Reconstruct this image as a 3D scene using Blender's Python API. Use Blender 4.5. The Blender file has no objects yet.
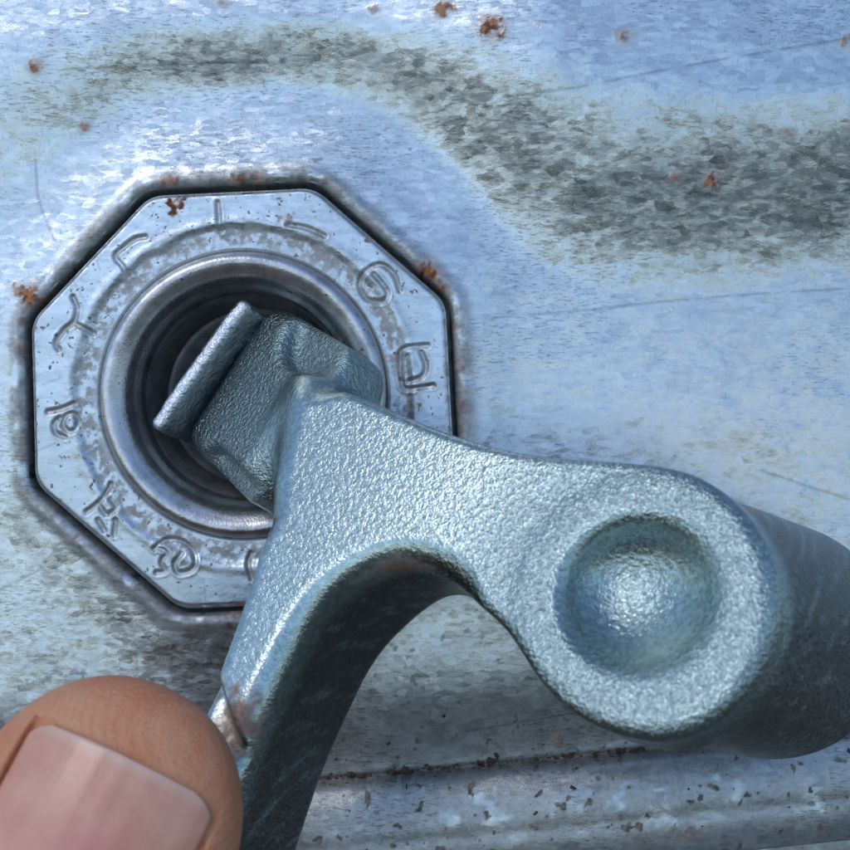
import bpy, math
import numpy as np
from mathutils import Matrix, Vector

# ------------------------------------------------------------------ frame
# Everything is laid out in millimetres in the frame of the drum lid: x along the lid, y up the
# lid, z its normal.  The drum leans back, so that frame is turned about the world x axis.
S = 92.0 / 850.0          # lid millimetres per photograph pixel
D = 130.0                 # camera distance from the lid
TILT = math.radians(77)
RT = Matrix.Rotation(TILT, 4, 'X')
MM = 0.001
sc = bpy.context.scene
col = sc.collection

# ------------------------------------------------------------------ camera
cam = bpy.data.cameras.new('camera')
cam.sensor_width = 36.0
cam.lens = 36.0 * D / 92.0
cam.clip_start = 0.002
cam.clip_end = 50.0
cam.dof.use_dof = True
cam.dof.focus_distance = 0.124
cam.dof.aperture_fstop = 60.0
cam_o = bpy.data.objects.new('camera', cam)
cam_o.matrix_world = RT @ Matrix.Translation((0, 0, D * MM))
col.objects.link(cam_o)
sc.camera = cam_o

# ------------------------------------------------------------------ light
SUN_L = Vector((-0.42, 0.62, 0.66)).normalized()       # towards the sun, lid frame
SUN_W = (RT.to_3x3() @ SUN_L).normalized()
world = bpy.data.worlds.new('World')
sc.world = world
world.use_nodes = True
wn = world.node_tree.nodes
bg = wn['Background']
sky = wn.new('ShaderNodeTexSky')
sky.sky_type = 'NISHITA'
sky.sun_disc = False
sky.sun_elevation = math.asin(SUN_W.z)
sky.sun_rotation = math.atan2(SUN_W.x, SUN_W.y)
sky.air_density = 1.0
sky.dust_density = 0.45
sky.ozone_density = 1.6
world.node_tree.links.new(sky.outputs[0], bg.inputs[0])
bg.inputs[1].default_value = 0.15
sun = bpy.data.lights.new('sun', 'SUN')
sun.energy = 0.55
sun.angle = math.radians(16)
sun.color = (1.0, 0.94, 0.86)
sun_o = bpy.data.objects.new('sun', sun)
sun_o.rotation_euler = (-SUN_W).to_track_quat('-Z', 'Y').to_euler()
col.objects.link(sun_o)
vs = sc.view_settings
vs.view_transform = 'Standard'
vs.look = 'None'
vs.exposure = 0.38
vs.gamma = 1.0
vs.use_curve_mapping = False
sc.cycles.max_bounces = 4
sc.cycles.caustics_reflective = False

# ------------------------------------------------------------------ numeric helpers
rng = np.random.default_rng(7)


def P2(x, y, z=0.0):
    """photograph pixel at height z over the lid -> lid millimetres"""
    k = S * (D - z) / D
    return np.array([(x - 425.0) * k, -(y - 425.0) * k, z])


def vnoise(x, y, seed=0):
    xi = np.floor(x).astype(np.int64); yi = np.floor(y).astype(np.int64)
    fx = x - xi; fy = y - yi
    fx = fx * fx * (3 - 2 * fx); fy = fy * fy * (3 - 2 * fy)

    def h(i, j):
        n = (i * 374761393 + j * 668265263 + seed * 974634631) & 0xffffffff
        n = ((n ^ (n >> 13)) * 1274126177) & 0xffffffff
        return ((n ^ (n >> 16)) & 0xffff) / 65535.0
    return (h(xi, yi) * (1 - fx) + h(xi + 1, yi) * fx) * (1 - fy) + (h(xi, yi + 1) * (1 - fx) + h(xi + 1, yi + 1) * fx) * fy


def fbm(x, y, seed=0, oct=4):
    s = 0; a = 0.5; t = 0
    for o in range(oct):
        ca, sa = math.cos(0.6 + 1.1 * o), math.sin(0.6 + 1.1 * o)
        s = s + a * vnoise((x * ca - y * sa) * 2.03 ** o + 3.7 * o, (x * sa + y * ca) * 2.03 ** o - 1.9 * o, seed + o); t += a; a *= 0.5
    return s / t


def sstep(a, b, x):
    t = np.clip((x - a) / (b - a), 0, 1)
    return t * t * (3 - 2 * t)


def seg_dist(px, py, pts):
    d = np.full(np.shape(px), 1e9)
    for (x0, y0), (x1, y1) in zip(pts[:-1], pts[1:]):
        dx, dy = x1 - x0, y1 - y0
        t = np.clip(((px - x0) * dx + (py - y0) * dy) / (dx * dx + dy * dy + 1e-12), 0, 1)
        d = np.minimum(d, np.hypot(px - x0 - t * dx, py - y0 - t * dy))
    return d


def poly_sdf(px, py, pts):
    d = seg_dist(px, py, list(pts) + [pts[0]])
    ins = np.zeros(np.shape(px), bool)
    n = len(pts)
    for i in range(n):
        x0, y0 = pts[i]; x1, y1 = pts[(i + 1) % n]
        if y0 == y1:
            continue
        c = ((y0 > py) != (y1 > py)) & (px < (x1 - x0) * (py - y0) / (y1 - y0) + x0)
        ins ^= c
    return np.where(ins, -d, d)


def catmull(pts, n=8, closed=True):
    pts = [np.array(p, float) for p in pts]
    m = len(pts); out = []
    rngi = range(m) if closed else range(m - 1)
    for i in rngi:
        if closed:
            p0, p1, p2, p3 = pts[i - 1], pts[i], pts[(i + 1) % m], pts[(i + 2) % m]
        else:
            p0, p1, p2, p3 = pts[max(i - 1, 0)], pts[i], pts[i + 1], pts[min(i + 2, m - 1)]
        for k in range(n):
            t = k / n
            out.append(0.5 * (2 * p1 + (p2 - p0) * t + (2 * p0 - 5 * p1 + 4 * p2 - p3) * t * t + (3 * p1 - p0 - 3 * p2 + p3) * t ** 3))
    if not closed:
        out.append(pts[-1])
    return out


def smin(a, b, k):
    h = np.clip(0.5 + 0.5 * (b - a) / k, 0, 1)
    return b + (a - b) * h - k * h * (1 - h)


def smax(a, b, k):
    return -smin(-a, -b, k)


def surface_nets(f, org, h):
    """iso surface f=0 of a sampled field -> verts, quads"""
    neg = f < 0
    nx, ny, nz = f.shape
    cnt = np.zeros((nx - 1, ny - 1, nz - 1), np.int8)
    for dx in (0, 1):
        for dy in (0, 1):
            for dz in (0, 1):
                cnt += neg[dx:nx - 1 + dx, dy:ny - 1 + dy, dz:nz - 1 + dz]
    mix = (cnt > 0) & (cnt < 8)
    ci = np.argwhere(mix)
    idx = np.full(mix.shape, -1, np.int64)
    idx[mix] = np.arange(len(ci))
    acc = np.zeros((len(ci), 3)); num = np.zeros(len(ci))
    cor = [(i, j, k) for i in (0, 1) for j in (0, 1) for k in (0, 1)]
    val = {c: f[ci[:, 0] + c[0], ci[:, 1] + c[1], ci[:, 2] + c[2]].astype(float) for c in cor}
    for c in cor:
        for ax in range(3):
            if c[ax] == 0:
                e = list(c); e[ax] = 1; e = tuple(e)
                a, b = val[c], val[e]
                m = (a < 0) != (b < 0)
                t = np.where(m, a / np.where(m, a - b, 1), 0)
                p = np.tile(np.array(c, float), (len(ci), 1)); p[:, ax] = t
                acc[m] += p[m]; num[m] += 1
    verts = (ci + acc / num[:, None]) * h + np.array(org)
    quads = []
    for ax in range(3):
        a = [slice(None)] * 3; b = [slice(None)] * 3
        a[ax] = slice(0, -1); b[ax] = slice(1, None)
        na, nb = neg[tuple(a)], neg[tuple(b)]
        o1, o2 = [(1, 2), (2, 0), (0, 1)][ax]
        cr = np.argwhere(na != nb)
        cr = cr[(cr[:, o1] > 0) & (cr[:, o2] > 0) & (cr[:, o1] < f.shape[o1] - 1) & (cr[:, o2] < f.shape[o2] - 1)]
        if not len(cr):
            continue
        ins = na[cr[:, 0], cr[:, 1], cr[:, 2]]

        def cell(d1, d2):
            c = cr.copy(); c[:, o1] -= d1; c[:, o2] -= d2
            return idx[c[:, 0], c[:, 1], c[:, 2]]
        q = np.stack([cell(1, 1), cell(0, 1), cell(0, 0), cell(1, 0)], 1)
        q[~ins] = q[~ins][:, ::-1]
        quads.append(q)
    q = np.concatenate(quads)
    return verts, q[(q >= 0).all(1)]


def mesh_np(name, verts, quads, smooth=True, attrs=None):
    me = bpy.data.meshes.new(name)
    verts = np.asarray(verts, float) * MM
    quads = np.asarray(quads)
    me.vertices.add(len(verts)); me.vertices.foreach_set('co', verts.astype(np.float32).ravel())
    k = quads.shape[1]
    me.loops.add(quads.size); me.loops.foreach_set('vertex_index', quads.astype(np.int32).ravel())
    me.polygons.add(len(quads))
    me.polygons.foreach_set('loop_start', np.arange(0, quads.size, k, dtype=np.int32))
    me.update(calc_edges=True)
    me.validate()
    if smooth:
        me.polygons.foreach_set('use_smooth', np.ones(len(me.polygons), bool))
    for a, v in (attrs or {}).items():
        at = me.attributes.new(a, 'FLOAT', 'POINT')
        at.data.foreach_set('value', np.asarray(v, np.float32).ravel())
    return me


def part(name, me, mat, parent):
    o = bpy.data.objects.new(name, me)
    col.objects.link(o)
    o.parent = parent
    me.materials.append(mat)
    return o


def thing(name, label, cat, at=(0, 0, 0)):
    o = bpy.data.objects.new(name, None)
    o.empty_display_size = 0.005
    col.objects.link(o)
    o.matrix_world = RT
    o['label'] = label
    o['category'] = cat
    return o


def grid_quads(nr, nc, wrap=False):
    i, j = np.meshgrid(np.arange(nr - 1), np.arange(nc if wrap else nc - 1), indexing='ij')
    j2 = (j + 1) % nc
    return np.stack([i * nc + j, i * nc + j2, (i + 1) * nc + j2, (i + 1) * nc + j], -1).reshape(-1, 4)


# ------------------------------------------------------------------ materials
class NT:
    def __init__(self, name):
        self.m = bpy.data.materials.new(name)
        self.m.use_nodes = True
        self.t = self.m.node_tree
        self.n = self.t.nodes
        self.b = self.n['Principled BSDF']

    def link(self, a, b):
        self.t.links.new(a, b)

    def new(self, kind, **kw):
        n = self.n.new('ShaderNode' + kind)
        for k, v in kw.items():
            setattr(n, k, v)
        return n

    def put(self, sock, v):
        if hasattr(v, 'is_linked') or hasattr(v, 'links'):
            self.link(v, sock)
        else:
            sock.default_value = v

    def math(self, op, a, b=0.0, clamp=False):
        n = self.new('Math', operation=op, use_clamp=clamp)
        self.put(n.inputs[0], a); self.put(n.inputs[1], b)
        return n.outputs[0]

    def vmath(self, op, a, b=None, scale=None):
        n = self.new('VectorMath', operation=op)
        self.put(n.inputs[0], a)
        if b is not None:
            self.put(n.inputs[1], b)
        if scale is not None:
            self.put(n.inputs['Scale'], scale)
        return n.outputs[0]

    def coords(self):
        """object coordinates in millimetres"""
        tc = self.new('TexCoord')
        return self.vmath('SCALE', tc.outputs['Object'], scale=1000.0)

    def scaled(self, vec, s, rot=0.0):
        mp = self.new('Mapping')
        self.link(vec, mp.inputs[0])
        mp.inputs['Scale'].default_value = s
        mp.inputs['Rotation'].default_value = (0, 0, rot)
        return mp.outputs[0]

    def noise(self, vec, scale, detail=3, rough=0.55, out='Fac'):
        n = self.new('TexNoise')
        self.link(vec, n.inputs['Vector'])
        n.inputs['Scale'].default_value = scale
        n.inputs['Detail'].default_value = detail
        n.inputs['Roughness'].default_value = rough
        return n.outputs[out]

    def ramp(self, v, a, b, lo=0.0, hi=1.0):
        n = self.new('MapRange')
        n.interpolation_type = 'SMOOTHSTEP'
        self.put(n.inputs[0], v)
        n.inputs[1].default_value = a; n.inputs[2].default_value = b
        n.inputs[3].default_value = lo; n.inputs[4].default_value = hi
        return n.outputs[0]

    def mix(self, f, a, b):
        n = self.new('Mix', data_type='RGBA')
        self.put(n.inputs[0], f)
        for s, v in ((n.inputs[6], a), (n.inputs[7], b)):
            if isinstance(v, tuple):
                s.default_value = (*v, 1)
            else:
                self.link(v, s)
        return n.outputs[2]

    def attr(self, name):
        return self.new('Attribute', attribute_name=name).outputs['Fac']

    def bump(self, h, dist, normal=None, strength=1.0):
        n = self.new('Bump')
        n.inputs['Strength'].default_value = strength
        n.inputs['Distance'].default_value = dist * MM
        self.link(h, n.inputs['Height'])
        if normal is not None:
            self.link(normal, n.inputs['Normal'])
        return n.outputs[0]


def galvanised(name, spangle=1.0, dash=1.0, base=(0.595, 0.665, 0.70), rough=0.19):
    t = NT(name)
    co = t.coords()
    warp = t.vmath('SCALE', t.vmath('SUBTRACT', t.noise(co, 0.9, 2, out='Color'), (0.5, 0.5, 0.5)), scale=0.28)
    cw = t.vmath('ADD', co, warp)
    geo = t.new('NewGeometry')
    nrm = geo.outputs['Normal']
    # zinc crystals: each cell leans its own way and has its own polish
    cells = []
    for sc_, amp, rot, sy in ((0.45, 0.06, 0.4, 1.6), (0.8, 0.085, -0.9, 2.6), (1.5, 0.06, 1.9, 2.2)):
        v = t.new('TexVoronoi')
        v.feature = 'F1'
        t.link(t.scaled(cw, (1.0, sy, 1.0), rot), v.inputs['Vector'])
        v.inputs['Scale'].default_value = sc_
        off = t.vmath('SCALE', t.vmath('SUBTRACT', v.outputs['Color'], (0.5, 0.5, 0.5)), scale=amp * spangle)
        nrm = t.vmath('ADD', nrm, off)
        cells.append(v.outputs['Color'])
    nrm = t.vmath('NORMALIZE', nrm)
    sep = t.new('SeparateColor'); t.link(cells[0], sep.inputs[0])
    sep2 = t.new('SeparateColor'); t.link(cells[1], sep2.inputs[0])
    cellv = t.math('MULTIPLY_ADD', sep2.outputs[1], 0.5); cellv.node.inputs[2].default_value = 0.0
    cellv = t.math('ADD', cellv, t.math('MULTIPLY', sep.outputs[0], 0.5))
    # rolling dashes
    d1 = t.noise(t.scaled(co, (1.0, 4.6, 1.0), 0.03), 1.0, 3, 0.65)
    d2 = t.noise(t.scaled(co, (4.5, 1.1, 1.0), 0.25), 1.0, 2, 0.6)
    dash_m = t.math('MAXIMUM', t.math('MULTIPLY', t.ramp(d1, 0.56, 0.60), t.math('MULTIPLY', t.attr('dash'), 0.6 * dash)), t.math('MULTIPLY', t.ramp(d2, 0.63, 0.66), 0.30 * dash))
    fine = t.noise(co, 8.0, 1, 0.7)
    cloud = t.attr('cloud')
    mott = t.attr('mott')
    lo = tuple(c * 0.78 for c in base)
    c = t.mix(t.ramp(cellv, 0.15, 0.8), lo, base)
    c = t.mix(t.math('MULTIPLY', t.ramp(cloud, 0.45, 0.7), 0.35), c, tuple(x * 0.72 for x in base))
    c = t.mix(dash_m, c, (0.16, 0.17, 0.17))
    pale_reflection = t.attr('pale_reflection')
    c = t.mix(pale_reflection, c, (0.74, 0.72, 0.70))  # pale reflection painted into the sheet colour, right of centre
    scr = t.attr('scratch')
    c = t.mix(t.math('MULTIPLY', scr, 0.42), c, (0.14, 0.145, 0.15))
    dirt = t.attr('dirt')
    dcol = t.mix(t.ramp(mott, 0.3, 0.7), (0.05, 0.04, 0.03), (0.22, 0.18, 0.14))
    c = t.mix(dirt, c, dcol)
    rust = t.attr('rust')
    rcol = t.mix(t.ramp(mott, 0.3, 0.7), (0.11, 0.035, 0.012), (0.42, 0.17, 0.05))
    c = t.mix(rust, c, rcol)
    t.link(c, t.b.inputs['Base Color'])
    foul = t.math('ADD', dirt, rust, clamp=True)
    t.put(t.b.inputs['Metallic'], t.math('SUBTRACT', 1.0, t.math('ADD', t.math('MULTIPLY', foul, 0.9), t.math('MULTIPLY', pale_reflection, 0.5)), clamp=True))
    r = t.math('MULTIPLY_ADD', cellv, 0.14); r.node.inputs[2].default_value = rough
    r = t.math('ADD', r, t.math('MULTIPLY', fine, 0.12))
    r = t.math('ADD', r, t.math('MULTIPLY', foul, 0.35), clamp=True)
    t.link(r, t.b.inputs['Roughness'])
    hgt = t.math('MULTIPLY', fine, t.math('MULTIPLY_ADD', foul, 0.8))
    hgt.node.inputs[1].links[0].from_node.inputs[2].default_value = 0.3
    t.link(t.bump(hgt, 0.05, nrm), t.b.inputs['Normal'])
    return t.m


def cast_zinc(name, grain=1.0, base=(0.38, 0.485, 0.48), rough=0.17):
    t = NT(name)
    co = t.coords()
    n1 = t.noise(co, 2.1, 3, 0.6)
    n2 = t.noise(co, 6.0, 1, 0.6)
    h = t.math('ADD', n1, t.math('MULTIPLY', n2, 0.30))
    h = t.math('MULTIPLY', h, t.attr('grain'))
    t.link(t.bump(h, 0.30 * grain), t.b.inputs['Normal'])
    c = t.mix(t.ramp(n1, 0.35, 0.65), tuple(x * 0.72 for x in base), base)
    c = t.mix(t.math('MULTIPLY', t.ramp(n2, 0.55, 0.72), 0.35), c, (0.25, 0.28, 0.28))
    rust = t.attr('rust')
    c = t.mix(rust, c, t.mix(n2, (0.07, 0.03, 0.02), (0.30, 0.13, 0.07)))
    c = t.mix(t.math('MULTIPLY', t.attr('dark_reflection'), 0.82), c, (0.085, 0.075, 0.07))  # side walls darkened in colour, standing in for dark reflections
    red_tint = t.attr('red_tint')
    c = t.mix(red_tint, c, (0.45, 0.03, 0.04))
    t.link(c, t.b.inputs['Base Color'])
    t.put(t.b.inputs['Metallic'], t.math('SUBTRACT', 1.0, t.math('MULTIPLY', t.math('ADD', rust, red_tint), 0.85), clamp=True))
    r = t.math('MULTIPLY_ADD', n2, 0.16); r.node.inputs[2].default_value = rough - 0.04
    t.link(t.math('ADD', r, t.math('MULTIPLY', rust, 0.3)), t.b.inputs['Roughness'])
    return t.m


def turned_steel(name, base=(0.55, 0.56, 0.58), rough=0.24):
    t = NT(name)
    co = t.coords()
    n = t.noise(co, 4.0, 2, 0.65)
    big = t.noise(co, 0.5, 3, 0.6)
    c = t.mix(t.ramp(big, 0.4, 0.7), base, tuple(x * 0.66 for x in base))
    sp = t.ramp(t.noise(co, 1.7, 2, 0.5), 0.70, 0.73)
    c = t.mix(t.math('MULTIPLY', sp, 0.8), c, (0.05, 0.045, 0.04))
    wear_glint = t.attr('wear_glint')
    wn_ = t.math('MULTIPLY', wear_glint, t.ramp(t.noise(co, 3.0, 4, 0.7), 0.42, 0.6))
    c = t.mix(wn_, c, (0.82, 0.80, 0.76))
    dirt = t.attr('dirt')
    c = t.mix(dirt, c, (0.06, 0.055, 0.045))
    t.link(c, t.b.inputs['Base Color'])
    t.put(t.b.inputs['Metallic'], t.math('SUBTRACT', 1.0, t.math('MULTIPLY', dirt, 0.8)))
    r = t.math('MULTIPLY_ADD', n, 0.22); r.node.inputs[2].default_value = rough
    t.link(t.math('ADD', r, t.math('MULTIPLY', dirt, 0.35)), t.b.inputs['Roughness'])
    t.link(t.bump(n, 0.035), t.b.inputs['Normal'])
    return t.m


def skin_mat():
    t = NT('skin')
    co = t.coords()
    n = t.noise(co, 0.16, 3)
    c = t.mix(t.ramp(n, 0.35, 0.65), (0.80, 0.31, 0.165), (0.83, 0.41, 0.24))
    fine = t.noise(co, 3.4, 4, 0.65)
    c = t.mix(t.math('MULTIPLY', t.ramp(fine, 0.5, 0.7), 0.3), c, (0.62, 0.28, 0.16))
    t.link(c, t.b.inputs['Base Color'])
    t.b.inputs['Subsurface Weight'].default_value = 0.45
    t.b.inputs['Subsurface Radius'].default_value = (1.0, 0.35, 0.2)
    t.b.inputs['Subsurface Scale'].default_value = 0.0022
    t.b.inputs['Roughness'].default_value = 0.48
    t.b.inputs['Specular IOR Level'].default_value = 0.35
    rid = t.new('TexWave'); rid.wave_type = 'BANDS'; rid.bands_direction = 'DIAGONAL'
    t.link(co, rid.inputs['Vector'])
    rid.inputs['Scale'].default_value = 0.75
    rid.inputs['Distortion'].default_value = 2.5
    rid.inputs['Detail'].default_value = 2.0
    h = t.math('ADD', t.math('MULTIPLY', rid.outputs['Fac'], 0.22), t.math('ADD', fine, t.math('MULTIPLY', t.noise(t.scaled(co, (1.0, 1.0, 1.0)), 7.0, 2), 0.35)))
    t.link(t.bump(h, 0.42), t.b.inputs['Normal'])
    return t.m


def nail_mat():
    t = NT('nail')
    co = t.coords()
    edge = t.attr('edge')       # 0..1 towards the free edge
    bed = t.attr('bed')         # redness of the nail bed
    lon = t.attr('lon')         # lateral coordinate, mm, for the ridges
    c = t.mix(t.ramp(t.noise(co, 0.3, 3), 0.35, 0.65), (0.62, 0.31, 0.21), (0.68, 0.38, 0.27))
    c = t.mix(bed, c, (0.62, 0.17, 0.17))
    c = t.mix(edge, c, (0.72, 0.53, 0.44))
    t.link(c, t.b.inputs['Base Color'])
    t.b.inputs['Subsurface Weight'].default_value = 0.4
    t.b.inputs['Subsurface Radius'].default_value = (1.0, 0.5, 0.4)
    t.b.inputs['Subsurface Scale'].default_value = 0.0015
    t.b.inputs['Roughness'].default_value = 0.38
    t.b.inputs['Coat Weight'].default_value = 0.15
    t.b.inputs['Coat Roughness'].default_value = 0.25
    cx = t.new('CombineXYZ'); t.link(lon, cx.inputs[0])
    h = t.noise(cx.outputs[0], 1.3, 4, 0.6)
    h = t.math('ADD', h, t.math('MULTIPLY', t.noise(co, 3.0, 3), 0.12))
    t.link(t.bump(h, 0.07), t.b.inputs['Normal'])
    return t.m


M_LID = galvanised('galvanised_sheet')
M_FLANGE = galvanised('flange_steel', spangle=0.35, dash=0.3, base=(0.60, 0.69, 0.75), rough=0.24)
M_RING = turned_steel('turned_steel')
M_CAST = cast_zinc('cast_zinc')
M_FIN = cast_zinc('worn_cast_zinc', grain=0.5, base=(0.60, 0.65, 0.70), rough=0.36)
M_SKIN = skin_mat()
M_NAIL = nail_mat()
tg = NT('stamped_grime')
tg.b.inputs['Base Color'].default_value = (0.34, 0.32, 0.29, 1)
tg.b.inputs['Metallic'].default_value = 0.7
tg.b.inputs['Roughness'].default_value = 0.45
M_STAMP = tg.m
td = NT('dry_dirt')
tdc = td.coords()
td.link(td.mix(td.noise(tdc, 0.5, 3), (0.035, 0.028, 0.02), (0.12, 0.08, 0.05)), td.b.inputs['Base Color'])
td.b.inputs['Roughness'].default_value = 0.9
M_DIRT = td.m

# ------------------------------------------------------------------ layout, in photograph pixels
OCT = [(150, 195), (315, 187), (447, 302), (456, 473), (334, 603), (180, 610), (35, 484), (31, 321)]


def round_poly(pts, r, n=5):
    out = []
    m = len(pts)
    for i in range(m):
        p = np.array(pts[i], float); a = np.array(pts[i - 1], float) - p; b = np.array(pts[(i + 1) % m], float) - p
        a /= np.linalg.norm(a); b /= np.linalg.norm(b)
        for k in range(n + 1):
            t = k / n
            out.append((1 - t) ** 2 * (p + a * r) + 2 * t * (1 - t) * p + t * t * (p + b * r))
    return out


OCTR = [P2(*p)[:2] for p in round_poly(OCT, 14)]
HOLE = P2(244, 395)[:2]

STROKES = {
    'letter_t': [[(75, 298), (79, 309), (76, 322), (66, 331), (58, 343), (61, 350)], [(75, 323), (86, 329), (95, 334)]],
    'letter_r': [[(147, 238), (137, 240), (126, 248), (117, 257), (125, 268), (129, 277)]],
    'letter_i': [[(219, 204), (221, 232)]],
    'hyphen': [[(289, 226), (307, 229), (325, 237)]],
    'letter_s': [[(400, 291), (394, 275), (383, 266), (372, 268), (362, 277), (360, 288), (368, 300), (383, 302), (388, 294), (382, 284), (374, 275)]],
    'letter_u': [[(428, 346), (404, 349), (400, 360), (402, 383), (408, 389), (433, 386)], [(421, 352), (426, 366), (422, 377), (409, 382)]],
    'digit_one': [[(50, 412), (64, 409), (76, 404)]],
    'digit_nine': [[(80, 421), (76, 414), (68, 416), (65, 424), (70, 431), (77, 430), (80, 421)], [(62, 418), (56, 424), (58, 433), (67, 437)]],
    'letter_a': [[(88, 512), (104, 499), (112, 484)], [(100, 503), (108, 514), (118, 508), (112, 499)], [(100, 520), (106, 530)], [(117, 520), (116, 534)]],
    'maker_mark': [[(156, 548), (166, 540), (180, 540), (192, 548), (197, 560), (193, 569), (180, 572), (176, 563), (183, 553)],
                   [(158, 546), (168, 552), (163, 561), (166, 570), (158, 572)]],
    'letter_o': [[(252, 553), (249, 563), (253, 578)]],
}
STROKES = {k: [[P2(*p)[:2] for p in s] for s in v] for k, v in STROKES.items()}

# ------------------------------------------------------------------ ground in front of the drum
gm = NT('ground_soil')
gco = gm.new('TexCoord').outputs['Object']
gm.link(gm.mix(gm.noise(gco, 9.0, 3), (0.075, 0.078, 0.064), (0.13, 0.13, 0.105)), gm.b.inputs['Base Color'])
gm.b.inputs['Roughness'].default_value = 0.95
g_me = mesh_np('ground', np.array([(-30, -30, 0), (30, -30, 0), (30, 30, 0), (-30, 30, 0)]) * 1000.0, np.array([(0, 1, 2, 3)]), smooth=False)
g_o = part('ground', g_me, gm.m, None)
g_o.location = (0, 0, -0.33)
g_o['kind'] = 'structure'

# ------------------------------------------------------------------ steel drum: lid
drum = thing('steel_drum', 'spangled galvanised steel drum lid with octagonal bung flange and rust spots', 'steel drum')


def axis(lo, hi, f0, f1, fine):
    """fine samples inside f0..f1, growing steps outside"""
    a = list(np.arange(f0, f1 + 1e-6, fine))
    st = fine
    x = f1
    while x < hi:
        st = min(st * 1.18, 4); x += st; a.append(x)
    st = fine
    x = f0
    while x > lo:
        st = min(st * 1.18, 4); x -= st; a.insert(0, x)
    return np.array(a)


ax = axis(-240, 240, -50, 50, 0.155)
ay = axis(-78, 330, -50, 50, 0.155)
X, Y = np.meshgrid(ax, ay)
PX = X / S + 425; PY = 425 - Y / S                     # pixel coordinates on the lid plane


def lerp_curve(x, pts):
    p = np.array(pts, float)
    # smooth the knots a little by sampling a spline
    c = np.array(catmull([tuple(q) for q in p], 8, closed=False))
    return np.interp(x, c[:, 0], c[:, 1])


doct = poly_sdf(X, Y, OCTR)                            # mm outside the flange
yl = lerp_curve(PX, [(-900, 560), (-300, 420), (0, 215), (120, 120), (220, 98), (310, 96), (390, 122), (450, 172), (500, 230), (560, 280), (640, 300), (740, 294), (850, 278), (1100, 262), (2600, 250)])
yu = lerp_curve(PX, [(-900, 150), (-300, 90), (0, 40), (120, 26), (220, 20), (310, 18), (390, 24), (450, 36), (500, 50), (560, 68), (640, 86), (740, 94), (850, 92), (1100, 84), (2600, 90)])
tb = (yl - PY) / (yl - yu)
wob = (fbm(PX / 60, PY / 60, 3) - 0.5) * 0.06
tb = np.clip(tb + wob * np.clip(tb * (1 - tb) * 4, 0, 1), 0, 1)
Z = (2.0 + 2.9 * sstep(330, 560, PX)) * (0.5 * sstep(0, 1, tb) + 0.5 * sstep(0.0, 1.0, 0.02 + 0.96 * tb))
# gentle dishing of the sheet
Z += 0.22 * (fbm(X / 22, Y / 22, 11, 3) - 0.5) + 0.05 * (fbm(X / 5, Y / 5, 12, 2) - 0.5)
# pressed lip round the flange
lip = 0.50 * np.exp(-((doct - 1.3) / 0.9) ** 2) + 0.42 * np.exp(-((doct - 2.6) / 3.2) ** 2)
Z += lip * sstep(0.1, 0.7, doct) * (1 + 0.15 * (fbm(X / 3, Y / 3, 21, 2) - 0.5))
Z -= 3.2 * (1 - sstep(0.05, 0.60, doct))
# crease and chime along the near edge
s = (PY - lerp_curve(PX, [(-1800, 850), (-300, 822), (100, 803), (330, 787), (560, 766), (850, 737), (1200, 700), (2600, 540)])) * S
roll = -2.6 * sstep(-13.0, 0.0, s) ** 1.6
ch = np.clip(s, 0, 12)
chime = 3.6 * np.sqrt(np.clip(1 - ((ch - 6.5) / 6.9) ** 2, 0, 1)) - 0.15 * np.exp(-((s - 6.4) / 0.9) ** 2)
Z += np.where(s < 0, roll, -2.6 + chime * sstep(-0.05, 0.5, s)) - 0.5 * np.exp(-(s / 0.35) ** 2)
Z -= 26 * sstep(11.0, 15.5, s)
# two shallow dents
Z += -0.25 * np.exp(-(((PX - 640) / 70) ** 2 + ((PY - 690) / 26) ** 2)) + 0.18 * np.exp(-(((PX - 720) / 90) ** 2 + ((PY - 420) / 40) ** 2))

# wear masks
n_f = fbm(X * 1.9, Y * 1.9, 31, 4)
n_m = fbm(X * 0.6, Y * 0.6, 32, 4)
rust = np.zeros_like(X)
for (x, y, r, k) in [(489, 40, 13, 1), (443, 20, 9, .9), (40, 71, 7, .9), (84, 127, 6, .7), (616, 52, 8, .7), (705, 186, 8, .9), (671, 181, 7, .7), (777, 143, 6, .8),
                     (829, 57, 6, .8), (765, 198, 5, .6), (33, 297, 13, 1), (20, 290, 8, .7), (172, 184, 10, .8), (258, 178, 8, .7), (428, 272, 12, 1), (440, 290, 8, .8), (240, 182, 9, .8),
                     (476, 88, 6, .5), (375, 18, 6, .5), (225, 8, 6, .5), (560, 745, 8, .6), (818, 825, 6, .7), (690, 830, 9, .5)]:
    dd = np.hypot(PX - x, (PY - y) * 1.1) / r
    rust = np.maximum(rust, k * sstep(1.05, 0.35, dd + (n_f - 0.5) * 2.2))
    rust = np.maximum(rust, 0.40 * k * sstep(1.9, 0.3, dd + (n_m - 0.5) * 1.4))
dirt = 0.60 * np.exp(-((doct - 0.9) / 1.3) ** 2) * sstep(0.34, 0.66, n_m + 0.08)
dirt += 0.55 * np.exp(-(s / 1.1) ** 2) * sstep(0.35, 0.55, n_f + 0.1)
dirt = np.maximum(dirt, 0.85 * np.exp(-(s / 0.4) ** 2))
dirt = np.maximum(dirt, 0.40 * sstep(0.50, 0.70, fbm(X * 0.5, Y * 1.4, 41, 6)) * sstep(-14, 4, s))
dirt = np.maximum(dirt, 0.34 * sstep(-17, -3, s) * sstep(0.2, 0.6, n_m + 0.08))
dirt = np.maximum(dirt, 0.9 * sstep(0.775, 0.80, fbm(X * 1.1, Y * 1.1, 42, 2)) * sstep(-22, -2, s))
rust = np.maximum(rust, 0.35 * np.exp(-((doct - 1.0) / 1.1) ** 2) * sstep(0.58, 0.70, fbm(X * 0.5, Y * 0.5, 51, 4)))
scr = np.zeros_like(X)
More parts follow.
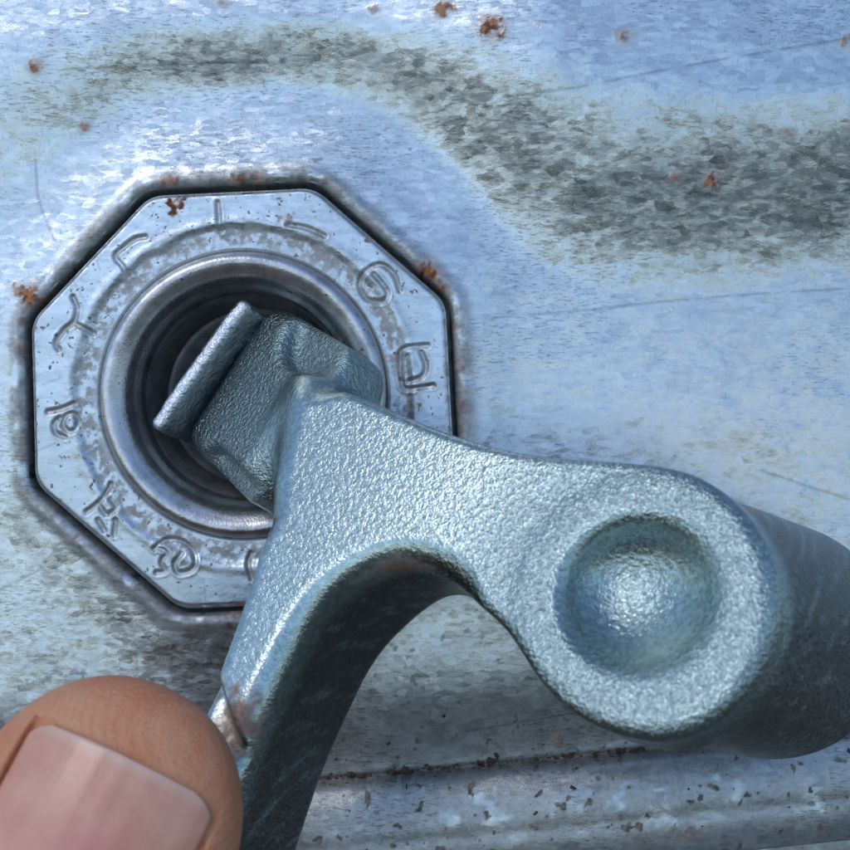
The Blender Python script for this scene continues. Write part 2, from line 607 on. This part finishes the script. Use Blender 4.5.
for pts, w in [([(500, 106), (560, 101), (650, 84), (740, 68), (850, 50), (950, 36)], 1.1), ([(440, 322), (560, 312), (700, 298), (850, 288), (990, 280)], 0.9),
               ([(36, 160), (38, 195), (46, 220), (56, 242)], 1.3), ([(60, 74), (200, 66), (330, 64)], 0.8), ([(0, 590), (60, 560)], 1.2),
               ([(135, 640), (140, 690)], 1.4), ([(470, 735), (600, 712)], 0.7),
               ([(760, 470), (850, 500)], 1.0)]:
    dseg = seg_dist(PX, PY, catmull(pts, 5, closed=False)) if len(pts) > 2 else seg_dist(PX, PY, pts)
    scr = np.maximum(scr, sstep(w + 0.9, w * 0.3, dseg) * sstep(0.25, 0.5, fbm(PX / 18, PY / 18, 61, 3)))
fine_area = (np.abs(X) < 52) & (np.abs(Y) < 52)
scr *= fine_area
Z -= 0.012 * scr
Z += 0.06 * rust

vid = np.arange(X.size).reshape(X.shape)
keep = ~((doct[:-1, :-1] < -1.2) & (doct[1:, 1:] < -1.2) & (doct[:-1, 1:] < -1.2) & (doct[1:, :-1] < -1.2))
q = grid_quads(*X.shape)[keep.ravel()]
used = np.unique(q)
remap = np.full(X.size, -1); remap[used] = np.arange(len(used))
V = np.stack([X, Y, Z], -1).reshape(-1, 3)[used]
lid_me = mesh_np('lid', V, remap[q], attrs={'pale_reflection': (0.62 * np.exp(-(((PX - 760) / 230) ** 2 + ((PY - 430) / 120) ** 2)) * sstep(0.36, 0.62, 0.55 * fbm(X * .35, Y * .35, 121, 5) + 0.45 * n_f + 0.06)).ravel()[used], 'cloud': fbm(X * .25, Y * .25, 101, 4).ravel()[used], 'mott': fbm(X * 2.4, Y * 2.4, 102, 3).ravel()[used], 'dash': sstep(0.40, 0.60, fbm(X * .1, Y * .14, 103, 3)).ravel()[used], 'rust': rust.ravel()[used], 'dirt': np.clip(dirt, 0, 1).ravel()[used], 'scratch': scr.ravel()[used]})
lid = part('lid', lid_me, M_LID, drum)

# ------------------------------------------------------------------ flange
NA, NRAD = 1100, 150
ang = np.linspace(0, 2 * math.pi, NA, endpoint=False)
oc = np.array(OCTR + [OCTR[0]])
rad = np.zeros(NA)
for i, a in enumerate(ang):
    d = np.array([math.cos(a), math.sin(a)])
    best = 1e9
    p0 = oc[:-1] - HOLE; e = oc[1:] - oc[:-1]
    den = d[0] * e[:, 1] - d[1] * e[:, 0]
    den = np.where(np.abs(den) < 1e-9, 1e-9, den)
    tt = (p0[:, 0] * e[:, 1] - p0[:, 1] * e[:, 0]) / den
    uu = (p0[:, 0] * d[1] - p0[:, 1] * d[0]) / den
    ok = (tt > 0) & (uu >= -1e-6) & (uu <= 1 + 1e-6)
    rad[i] = tt[ok].min()
r_in = 136 * S
tr = np.linspace(0, 1, NRAD)
R = r_in + (rad[None, :] - 0.22 - r_in) * tr[:, None]
FX = HOLE[0] + R * np.cos(ang)[None, :]; FY = HOLE[1] + R * np.sin(ang)[None, :]
edge = rad[None, :] - 0.22 - R                                            # mm in from the octagon edge (radially)
rp = R / S
FZ = 0.75 - 0.30 * (1 - sstep(162, 172, rp + (fbm(FX * 0.4, FY * 0.4, 70) - 0.5) * 8)) - 0.35 * (1 - sstep(140, 147, rp))
FZ += 0.10 * np.exp(-((rp - 173) / 5) ** 2)
FZ -= 0.35 * np.exp(-((edge - 0.0) / 0.28) ** 2)
FZ += 0.10 * (fbm(FX / 8, FY / 8, 71, 3) - 0.5) + 0.03 * (fbm(FX * 1.2, FY * 1.2, 72, 3) - 0.5)
allst = [st for g in STROKES.values() for st in g]
ds = np.full(FX.shape, 1e9)
for st in allst:
    ds = np.minimum(ds, seg_dist(FX, FY, catmull(st, 5, closed=False) if len(st) > 2 else st))
FZ -= 0.19 * np.exp(-(ds / 0.24) ** 2)
FZ += 0.03 * np.exp(-((ds - 0.48) / 0.16) ** 2)
fn = fbm(FX * 1.1, FY * 1.1, 73, 4); fn2 = fbm(FX * 2.2, FY * 2.2, 74, 3)
fd = 0.62 * sstep(0.44, 0.68, fn2 * .5 + fn * .5 + 0.08 * np.exp(-((rp - 160) / 12) ** 2)) * np.exp(-((rp - 158) / 15) ** 2)
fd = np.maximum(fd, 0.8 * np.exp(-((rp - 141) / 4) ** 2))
fd = np.maximum(fd, 0.42 * np.exp(-((ds - 0.2) / 0.22) ** 2) * sstep(0.3, 0.5, fn2 + 0.1))
fd = np.maximum(fd, 0.5 * np.exp(-(edge / 0.45) ** 2) * sstep(0.4, 0.55, fn))
fd = np.maximum(fd, 0.8 * sstep(0.80, 0.84, fbm(FX * 2.2, FY * 2.2, 75, 2)))
fr = np.zeros_like(FX)
FPX = FX / S + 425; FPY = 425 - FY / S
for (x, y, r, k) in [(176, 207, 11, 1), (288, 222, 8, .5), (318, 236, 6, .4)]:
    fr = np.maximum(fr, k * sstep(1.05, 0.3, np.hypot(FPX - x, FPY - y) / r + (fn2 - 0.5) * 2.6))
fs = np.zeros_like(FX)
for pts, w in [([(35, 452), (58, 443)], 1.0), ([(72, 275), (80, 290), (88, 303)], 0.7), ([(96, 255), (102, 270)], 0.7), ([(205, 578), (207, 600)], 0.7), ([(45, 385), (62, 378)], .6)]:
    fs = np.maximum(fs, 0.7 * sstep(w + 0.9, w * 0.3, seg_dist(FPX, FPY, pts)))
# skirt below the edge
FXs = np.vstack([FX, FX[-1:] + 0.10 * np.cos(ang), FX[-1:] + 0.10 * np.cos(ang)])
FYs = np.vstack([FY, FY[-1:] + 0.10 * np.sin(ang), FY[-1:] + 0.10 * np.sin(ang)])
FZs = np.vstack([FZ, FZ[-1:] - 0.35, FZ[-1:] * 0 - 2.6])


def padrow(a):
    return np.vstack([a, a[-1:], a[-1:]])


fl_me = mesh_np('flange', np.stack([FXs, FYs, FZs], -1).reshape(-1, 3), grid_quads(NRAD + 2, NA, wrap=True),
                attrs={'cloud': padrow(fbm(FX * .25, FY * .25, 101, 4)), 'mott': padrow(fn2), 'dash': padrow(sstep(0.40, 0.60, fn)), 'rust': padrow(fr), 'dirt': np.clip(padrow(fd), 0, 1), 'scratch': padrow(fs)})
flange = part('flange', fl_me, M_FLANGE, drum)
flange['label'] = 'bright octagonal bung flange with letters stamped round it'


def fl_height(x, y):
    r = math.hypot(x - HOLE[0], y - HOLE[1]) / S
    return 0.75 - 0.30 * (1 - float(sstep(162, 172, np.array(r)))) - 0.22


for nm, strokes in STROKES.items():
    vs_, qs_ = [], []
    for st in strokes:
        pts = catmull(st, 5, closed=False) if len(st) > 2 else [st[0] + (st[1] - st[0]) * t for t in np.linspace(0, 1, 7)]
        pts = np.array(pts)
        tan = np.gradient(pts, axis=0); tan /= np.linalg.norm(tan, axis=1)[:, None] + 1e-9
        nor = np.stack([-tan[:, 1], tan[:, 0]], 1)
        base = len(vs_)
        m = 6
        for i, p in enumerate(pts):
            tap = 0.55 + 0.45 * min(1, min(i, len(pts) - 1 - i) / 2)
            for k in range(m):
                a = math.pi * k / (m - 1)
                w = 0.13 * tap * math.cos(a); h = 0.07 * tap * math.sin(a)
                pp = p + nor[i] * w
                vs_.append((pp[0], pp[1], fl_height(*pp) - 0.02 + h))
        for i in range(len(pts) - 1):
            for k in range(m - 1):
                qs_.append((base + i * m + k, base + i * m + k + 1, base + (i + 1) * m + k + 1, base + (i + 1) * m + k))
    part(nm, mesh_np(nm, vs_, qs_), M_STAMP, flange)

# grit lying in the crease by the rim
gv, gq = [], []
cube = np.array([(-1, -1, -1), (1, -1, -1), (1, 1, -1), (-1, 1, -1), (-1, -1, 1), (1, -1, 1), (1, 1, 1), (-1, 1, 1)], float)
cq = [(0, 3, 2, 1), (4, 5, 6, 7), (0, 1, 5, 4), (1, 2, 6, 5), (2, 3, 7, 6), (3, 0, 4, 7)]


def zat(x, y):
    i = np.clip(np.searchsorted(ay, y), 0, len(ay) - 1); j = np.clip(np.searchsorted(ax, x), 0, len(ax) - 1)
    return Z[i, j]


crease = np.array([(-300, 822), (100, 803), (330, 787), (560, 766), (850, 737), (1000, 720)], float)
for i in range(560):
    x = rng.uniform(-60, 960)
    if i < 505:
        y = np.interp(x, crease[:, 0], crease[:, 1]) + rng.normal(0, 3) - 1
    else:
        y = np.interp(x, crease[:, 0], crease[:, 1]) + rng.uniform(-60, 75)
    p = P2(x, y)
    z = zat(p[0], p[1])
    sz = np.exp(rng.normal(-2.15, 0.5)) * np.array([rng.uniform(.6, 1.9), rng.uniform(.6, 1.2), rng.uniform(.4, .9)])
    sz = np.minimum(sz, 0.5)
    a = rng.uniform(0, math.pi)
    c = cube * (0.35 + 0.9 * rng.random((8, 3))) * sz
    c = np.stack([c[:, 0] * math.cos(a) - c[:, 1] * math.sin(a), c[:, 0] * math.sin(a) + c[:, 1] * math.cos(a), c[:, 2]], 1)
    b = len(gv)
    gv.extend((c + np.array([p[0], p[1], z + sz[2] * 0.4])).tolist())
    gq.extend([[b + k for k in f] for f in cq])
grit = part('grit', mesh_np('grit', gv, gq, smooth=False), M_DIRT, drum)
grit['kind'] = 'stuff'

# ------------------------------------------------------------------ bung plug
plug = thing('bung_plug', 'round steel bung plug with rolled rim inside the octagonal flange', 'bung plug')


def lathe(name, prof, n, mat, parent, wear_glint=None, dirt=None):
    prof = np.array(prof, float)
    th = np.linspace(0, 2 * math.pi, n, endpoint=False)
    vx = HOLE[0] + prof[:, :1] * np.cos(th)[None]; vy = HOLE[1] + prof[:, :1] * np.sin(th)[None]
    vz = np.repeat(prof[:, 1:2], n, 1)
    wv = np.zeros_like(vx) if wear_glint is None else wear_glint(prof, th)
    dv = np.zeros_like(vx) if dirt is None else dirt(prof, th)
    me = mesh_np(name, np.stack([vx, vy, vz], -1).reshape(-1, 3), grid_quads(len(prof), n, wrap=True)[:, ::-1], attrs={'wear_glint': wv, 'dirt': dv})
    return part(name, me, mat, parent)


rim_px = [(143, -0.6), (143, 0.1), (142, 0.75), (139.5, 1.25), (136, 1.55), (132, 1.62), (128, 1.50), (124, 1.25), (120, 0.95), (117, 0.55), (114.5, 0.0), (112, -0.55), (109, -1.0), (106, -1.5), (104.5, -2.2), (104, -3.2)]
rp_ = np.array(catmull(rim_px, 5, closed=False)); rp_[:, 0] *= S


def rim_wear_glint(p, th):
    r = p[:, :1] / S
    return 0.9 * np.exp(-((r - 117.5) / 3.0) ** 2) * (0.6 + 0.4 * np.cos(th - math.radians(190)))[None] + 0.5 * np.exp(-((r - 141.5) / 1.6) ** 2)  # edge wear, plus a white highlight painted stronger on the left


lathe('rim', rp_, 300, M_RING, plug, wear_glint=rim_wear_glint)
cup = [(104, -2.6)]
z = -2.8
for k in range(9):
    cup += [(104 - k * 0.9, z), (101.6 - k * 0.9, z - 0.25), (101.4 - k * 0.9, z - 0.40), (103.6 - k * 0.9, z - 0.62)]
    z -= 0.72
cup += [(95, z), (93, z - 0.25), (88, z - 0.3), (86, z - 0.9), (74, z - 1.0), (72, z - 1.5), (40, z - 1.6), (1, z - 1.6)]
cu = np.array(cup, float); cu[:, 0] *= S
lathe('cup', cu, 240, M_RING, plug, dirt=lambda p, th: 0.25 * np.ones((len(p), len(th))))

# ------------------------------------------------------------------ bung wrench
wrench = thing('bung_wrench', 'cast zinc-plated bung wrench with dimpled round head, its lug in the bung', 'wrench')
nW = np.array([-0.36, 0.40, 0.84]); nW /= np.linalg.norm(nW)
Z0 = 18.0
O0 = P2(330, 450, Z0)
eu = np.array([1.0, 0, 0]) - nW * nW[0]; eu /= np.linalg.norm(eu)
ev = np.cross(nW, eu)


def on_face(x, y):
    c = np.array([0, 0, D]); d = np.array([(x - 425) * S, -(y - 425) * S, -D])
    t = np.dot(O0 - c, nW) / np.dot(d, nW)
    p = c + t * d - O0
    return np.array([p @ eu, p @ ev])


OUT = [(292, 385), (330, 384), (380, 403), (440, 428), (500, 446), (560, 455), (620, 459), (668, 465), (705, 479), (736, 506), (757, 545), (767, 590), (764, 632), (751, 672), (729, 705), (698, 728),
       (662, 737), (628, 731), (598, 718), (570, 697), (545, 672), (520, 646), (495, 619), (470, 597), (448, 577), (425, 566), (398, 562), (372, 568), (346, 582), (322, 602), (301, 630), (284, 662), (268, 695),
       (252, 730), (238, 765), (222, 810), (206, 855), (190, 905), (172, 955), (120, 945), (138, 890), (158, 830), (178, 775), (198, 718), (216, 672), (234, 622), (250, 575), (259, 535), (262, 500), (263, 470), (275, 425)]
prof = [on_face(*p) for p in catmull(OUT, 5)]
head_c = on_face(640, 600)
dim_c = on_face(632, 590)
pa = np.array(prof)
h = 0.34
T_BODY = 17.0
HEAD_L = 27.0
lo = np.array([pa[:, 0].min() - 12, pa[:, 1].min() - 4, -31.0]); hi = np.array([pa[:, 0].max() + 15, pa[:, 1].max() + 15, 2.0])
gu = np.arange(lo[0], hi[0], h); gv_ = np.arange(lo[1], hi[1], h); gw = np.arange(lo[2], hi[2], h)
U2, V2 = np.meshgrid(gu, gv_, indexing='ij')
d2 = poly_sdf(U2, V2, prof).astype(np.float32)
U3, V3, W3 = [a.astype(np.float32) for a in np.meshgrid(gu, gv_, gw, indexing='ij')]


def slab(a, w0, w1, r):
    a = a + r
    b = np.abs(W3 - (w0 + w1) / 2) - (w1 - w0) / 2 + r
    return np.minimum(np.maximum(a, b), 0) + np.hypot(np.maximum(a, 0), np.maximum(b, 0)) - r


arch_px = catmull([(448, 577), (425, 566), (398, 562), (372, 568), (346, 582), (322, 602), (301, 630), (284, 662), (268, 695), (252, 730), (238, 765), (222, 810)], 3, closed=False)
darch = seg_dist(U2, V2, [on_face(*p) for p in arch_px])
T_A = (T_BODY - 10.0 * sstep(29, 11, np.hypot(U2 - head_c[0], V2 - head_c[1])))[:, :, None].astype(np.float32)
dleft = seg_dist(U2, V2, [on_face(*p) for p in ((300, 375), (275, 425), (262, 475), (262, 495))])
body = slab(d2[:, :, None], -T_A, 0.0, (1.0 + 1.6 * sstep(4.5, 1.5, darch) + 2.2 * sstep(6, 2, dleft))[:, :, None].astype(np.float32))
# round head: deeper than the arms, leaning and flaring away from its face
k = np.clip(-W3, 0, 40)
hu, hv = 0.27, 0.12
dh = np.hypot(U3 - head_c[0] - hu * k, V3 - head_c[1] - hv * k) - (10.4 + 0.05 * k)
hd = slab(dh, -HEAD_L, 0.0, 1.1)
body = smin(body, hd, 1.4)
sk_ = np.clip(-W3, -1, 6) * 0.40
sph = np.sqrt((U3 - dim_c[0] + 0.78 * sk_ - 0.5) ** 2 + (V3 - dim_c[1] - 0.62 * sk_ + 0.4) ** 2 + (W3 - 3.7) ** 2) - 7.2
body = smax(body, -sph, 1.1)
# step worn into the handle where the grip begins
nt = on_face(196, 735); nt2 = on_face(243, 742)
nt2 = on_face(230, 720); hd_dir = on_face(230 - 27, 720 + 15) - nt2; hd_dir /= np.linalg.norm(hd_dir)
sdist = (U3 - nt2[0]) * hd_dir[0] + (V3 - nt2[1]) * hd_dir[1]
cut = np.maximum(-(sdist - 0.0), -(W3 + 1.3 - 0.25 * np.clip(sdist, 0, 8)))
body = np.where(d2[:, :, None] < 3, smax(body, -cut, 0.7), body)
# drive lug: slab sloping down into the hole
e1 = np.array([0.54, 0.84, 0.0]); e1 /= np.linalg.norm(e1)
e2 = np.array([-8.8, 4.8, -14.5]); e2 -= e1 * (e2 @ e1); e2 /= np.linalg.norm(e2)
e3 = np.cross(e1, e2)
PC = P2(250, 402, 5.4)
WX = O0[0] + U3 * eu[0] + V3 * ev[0] + W3 * nW[0]
WY = O0[1] + U3 * eu[1] + V3 * ev[1] + W3 * nW[1]
WZ = O0[2] + U3 * eu[2] + V3 * ev[2] + W3 * nW[2]


def loc(o, a):
    return (WX - o[0]) * a[0] + (WY - o[1]) * a[1] + (WZ - o[2]) * a[2]


l1 = loc(PC, e1); l2 = loc(PC, e2); l3 = loc(PC, e3)


def rbox(c1, h1, c2, h2, c3, h3, r):
    a = np.abs(l1 - c1) - h1 + r; b = np.abs(l2 - c2) - h2 + r; c = np.abs(l3 - c3) - h3 + r
    return np.minimum(np.maximum(np.maximum(a, b), c), 0) + np.sqrt(np.maximum(a, 0) ** 2 + np.maximum(b, 0) ** 2 + np.maximum(c, 0) ** 2) - r


lug = rbox(1.0, 9.3, 1.0, 9.2, -4.5, 4.5, 2.6)
for sg, c2_, rr in ((1, -2.6, 6.0), (-1, 0.6, 3.8)):
    cyl = np.hypot(l1 - (11.2 if sg > 0 else -9.6), np.maximum(l2 - c2_, 0)) - rr
    lug = smax(lug, -smax(cyl, -(l3 + 2.3), 1.2), 1.0)
body = smin(body, lug, 5.0)
vv, qq = surface_nets(body, (gu[0], gv_[0], gw[0]), h)
VW = O0 + vv[:, :1] * eu + vv[:, 1:2] * ev + vv[:, 2:3] * nW
# rust inside the arch and at the worn step
arch = on_face(392, 566)
ar = np.hypot((vv[:, 0] - arch[0]) / 4.5, (vv[:, 1] - arch[1]) / 2.4) + np.abs(vv[:, 2] + 1.6) / 2.2
nn = fbm(vv[:, 0] * 1.5, vv[:, 1] * 1.5 + vv[:, 2], 81, 4)
wr = 0.75 * sstep(1.2, 0.4, ar + (nn - 0.5) * 1.2)
st_ = np.hypot(vv[:, 0] - nt2[0], vv[:, 1] - nt2[1]) / 3.2
wr = np.maximum(wr, 0.8 * sstep(1.1, 0.4, st_ + (nn - 0.5) * 1.4) * sstep(-4, -1.0, vv[:, 2]))
# thin red line on the underside of the head
ppx = 425 + VW[:, 0] / S * D / (D - VW[:, 2]); ppy = 425 - VW[:, 1] / S * D / (D - VW[:, 2])
pm = sstep(9, 2, seg_dist(ppx, ppy, [(628, 752), (665, 762), (708, 768)]) + (nn - 0.5) * 8) * sstep(-6, -10, vv[:, 2]) * 0.8
in_dim = sstep(7.5, 5.5, np.hypot(vv[:, 0] - dim_c[0], vv[:, 1] - dim_c[1])) * (vv[:, 2] > -7)
part('body', mesh_np('body', VW, qq, attrs={'rust': wr, 'red_tint': pm, 'grain': (1 - 0.62 * in_dim) * (0.20 + 0.65 * sstep(24, 6, np.hypot(vv[:, 0] - head_c[0], vv[:, 1] - head_c[1])) + 0.9 * sstep(-1.5, -4, vv[:, 2])), 'dark_reflection': sstep(-1.6, -4.5, vv[:, 2] + (nn - 0.5) * 3) * sstep(0.25, 0.6, nn + 0.15) * (1 - sstep(9.0, 7.5, np.hypot(vv[:, 0] - dim_c[0], vv[:, 1] - dim_c[1])) * (vv[:, 2] > -7)) * (1 - 0.85 * sstep(17, 13, np.linalg.norm(VW - PC, axis=1)))}), M_CAST, wrench)  # dark reflections painted on the sides, clear of dimple and lug

# fin standing up at the end of the lug
def sdf_part(name, org, axes, half, r, hh, mat, parent, rough=0.12, bend=0.0):
    g = [np.arange(-half[i] - 1, half[i] + 1, hh) for i in range(3)]
    A, B, C = np.meshgrid(*g, indexing='ij')
    B2 = B + bend * A * A
    nz_ = (fbm(A * 0.8 + 5, C * 0.8 + B * .5, 91, 3) - 0.5) * rough * 2
    a = np.abs(A) - half[0] + r; b = np.abs(B2) - half[1] + r; c = np.abs(C) - half[2] + r
    f = np.minimum(np.maximum(np.maximum(a, b), c), 0) + np.sqrt(np.maximum(a, 0) ** 2 + np.maximum(b, 0) ** 2 + np.maximum(c, 0) ** 2) - r + nz_
    v, q_ = surface_nets(f, [x[0] for x in g], hh)
    v = np.array(org) + v[:, :1] * axes[0] + v[:, 1:2] * axes[1] + v[:, 2:3] * axes[2]
    if np.dot(np.cross(axes[0], axes[1]), axes[2]) < 0:
        q_ = q_[:, ::-1]
    return part(name, mesh_np(name, v, q_, attrs={'rust': np.zeros(len(v)), 'red_tint': np.zeros(len(v)), 'grain': np.ones(len(v)), 'dark_reflection': np.zeros(len(v))}), mat, parent)


f_top0 = P2(152, 427, 1.4); f_top1 = P2(243, 299, 1.4)
f1 = f_top1 - f_top0; flen = np.linalg.norm(f1); f1 = f1 / flen
f3 = np.array([-0.30, 0.20, 0.93]); f3 -= f1 * (f3 @ f1); f3 /= np.linalg.norm(f3)
f2 = np.cross(f3, f1)
sdf_part('fin', (f_top0 + f_top1) / 2 - f3 * 3.6, (f1, f2, f3), (flen / 2, 0.88, 3.6), 0.7, 0.16, M_FIN, wrench, bend=0.004)

# ------------------------------------------------------------------ hand
hand = thing('person', 'bare thumb with pinkish ridged nail pressing on the wrench handle', 'person')
at = np.array([0.41, 0.91, -0.16]); at /= np.linalg.norm(at)
bt = np.array([0.91, -0.41, 0.10]); bt -= at * (bt @ at); bt /= np.linalg.norm(bt)
ct = np.cross(bt, at)
if ct[2] < 0:
    ct = -ct
PT = P2(166, 688, 33.0)
TW, TT = 11.3, 7.6
hh = 0.36
ga = np.arange(-1.5, 78, hh); gb = np.arange(-34, 40, hh); gc = np.arange(-34, 11, hh)
ga_, gb_, gc_ = ga, gb, gc
A, B, C = [x.astype(np.float32) for x in np.meshgrid(ga, gb, gc, indexing='ij')]
tipf = np.clip(14 - A, 0, 20) / 14
w_ = TW + 0.9 * sstep(16, 24, A) * (1 - sstep(26, 34, A)) + 2.5 * sstep(38, 70, A)
t_ = TT + 0.9 * sstep(18, 26, A) + 2.5 * sstep(38, 70, A)
Cm = C + 0.006 * np.clip(A - 14, 0, 40) ** 2 * 0.4
th = ((np.abs(B) / w_) ** 2.2 + (np.abs(Cm) / t_) ** 2.2 + tipf ** 2.2) ** (1 / 2.2)
sk = (th - 1) * 7.5


def capsule(p0, p1, r0, r1):
    p0 = np.array(p0, float); p1 = np.array(p1, float); d = p1 - p0
    t = np.clip(((A - p0[0]) * d[0] + (B - p0[1]) * d[1] + (C - p0[2]) * d[2]) / (d @ d), 0, 1)
    return np.sqrt((A - p0[0] - t * d[0]) ** 2 + (B - p0[1] - t * d[1]) ** 2 + (C - p0[2] - t * d[2]) ** 2) - (r0 + (r1 - r0) * t)


# palm and curled fingers, out of the picture below the thumb
palm = np.sqrt(((A - 76) / 20) ** 2 + ((B + 8) / 22) ** 2 + ((C + 12) / 15) ** 2) - 1
sk = smin(sk, palm * 14, 6.0)
for a0, rr in ((46, 8.0), (63, 8.0)):
    for p, q_ in (((a0 + 4, -18, -12), (a0, -8, -24)), ((a0, -8, -24), (a0 - 1, 16, -24)), ((a0 - 1, 16, -24), (a0 + 1, 27, -12))):
        sk = smin(sk, capsule(p, q_, rr, rr * 0.93), 2.0)


def nail_c(a, b):
    c0 = 8.15 - 1.2 * (np.clip(14 - a, 0, 14) / 8.4) ** 2 - 0.02 * np.clip(a - 15, 0, 9) ** 2
    return c0 - (12.0 - np.sqrt(12.0 ** 2 - b ** 2))


NW, N0, N1 = 7.8, 4.9, 20.5
e0 = N0 + 0.0 * A
bed_side = np.maximum(np.maximum(np.abs(B - 0.5) - (NW + 0.25), (N0 - 0.15) + 0.012 * (B - 0.5) ** 2 - A), A - 19.5)
bedc = np.maximum(bed_side, nail_c(A, np.clip(B - 0.5, -9, 9)) - 0.55 - C)
sk = smax(sk, -bedc, 0.35)
vv, qq = surface_nets(sk, (ga[0], gb[0], gc[0]), hh)
VH = PT - vv[:, :1] * at + vv[:, 1:2] * bt + vv[:, 2:3] * ct
if np.dot(np.cross(-at, bt), ct) < 0:
    qq = qq[:, ::-1]
part('hand', mesh_np('hand', VH, qq), M_SKIN, hand)
na, nb = 70, 70
aa, bb = np.meshgrid(np.linspace(0, 1, na), np.linspace(-1, 1, nb), indexing='ij')
bbm = bb * NW
cr_ = np.maximum(np.abs(bb) - 0.74, 0) / 0.26
am = N0 + 0.012 * bbm ** 2 + 1.1 * cr_ ** 2 + 0.10 * (fbm(bbm * 0.9 + 9, bbm * 0 + 2, 111, 3) - 0.5) + (N1 - N0) * aa
cm = nail_c(am, bbm) + 0.02 * np.sin(bbm * 3.1)
n_top = np.stack([am, bbm + 0.5, cm], -1)
n_bot = np.stack([am + 0.05, bbm + 0.5, cm - 0.5], -1)


def to_w(p):
    p = p.reshape(-1, 3)
    return PT - p[:, :1] * at + p[:, 1:2] * bt + p[:, 2:3] * ct


nv = np.vstack([to_w(n_top), to_w(n_bot)])
nq = [grid_quads(na, nb), grid_quads(na, nb)[:, ::-1] + na * nb]
bord = [i * nb for i in range(na)] + [(na - 1) * nb + j for j in range(1, nb)] + [i * nb + nb - 1 for i in range(na - 2, -1, -1)] + [j for j in range(nb - 2, 0, -1)]
nq.append(np.array([(bord[i], bord[(i + 1) % len(bord)], bord[(i + 1) % len(bord)] + na * nb, bord[i] + na * nb) for i in range(len(bord))]))
edge_ = np.clip(1 - (am - N0 - 0.012 * bbm ** 2) / 1.0, 0, 1) * 0.6
bed_ = 0.85 * np.exp(-(((am - 14.0) / 3.2) ** 2 + ((bbm - 2.0) / 3.6) ** 2)) + 0.14
part('nail', mesh_np('nail', nv, np.concatenate(nq), attrs={'edge': np.concatenate([edge_.ravel()] * 2), 'bed': np.concatenate([bed_.ravel()] * 2), 'lon': np.concatenate([bbm.ravel()] * 2)}), M_NAIL, hand)
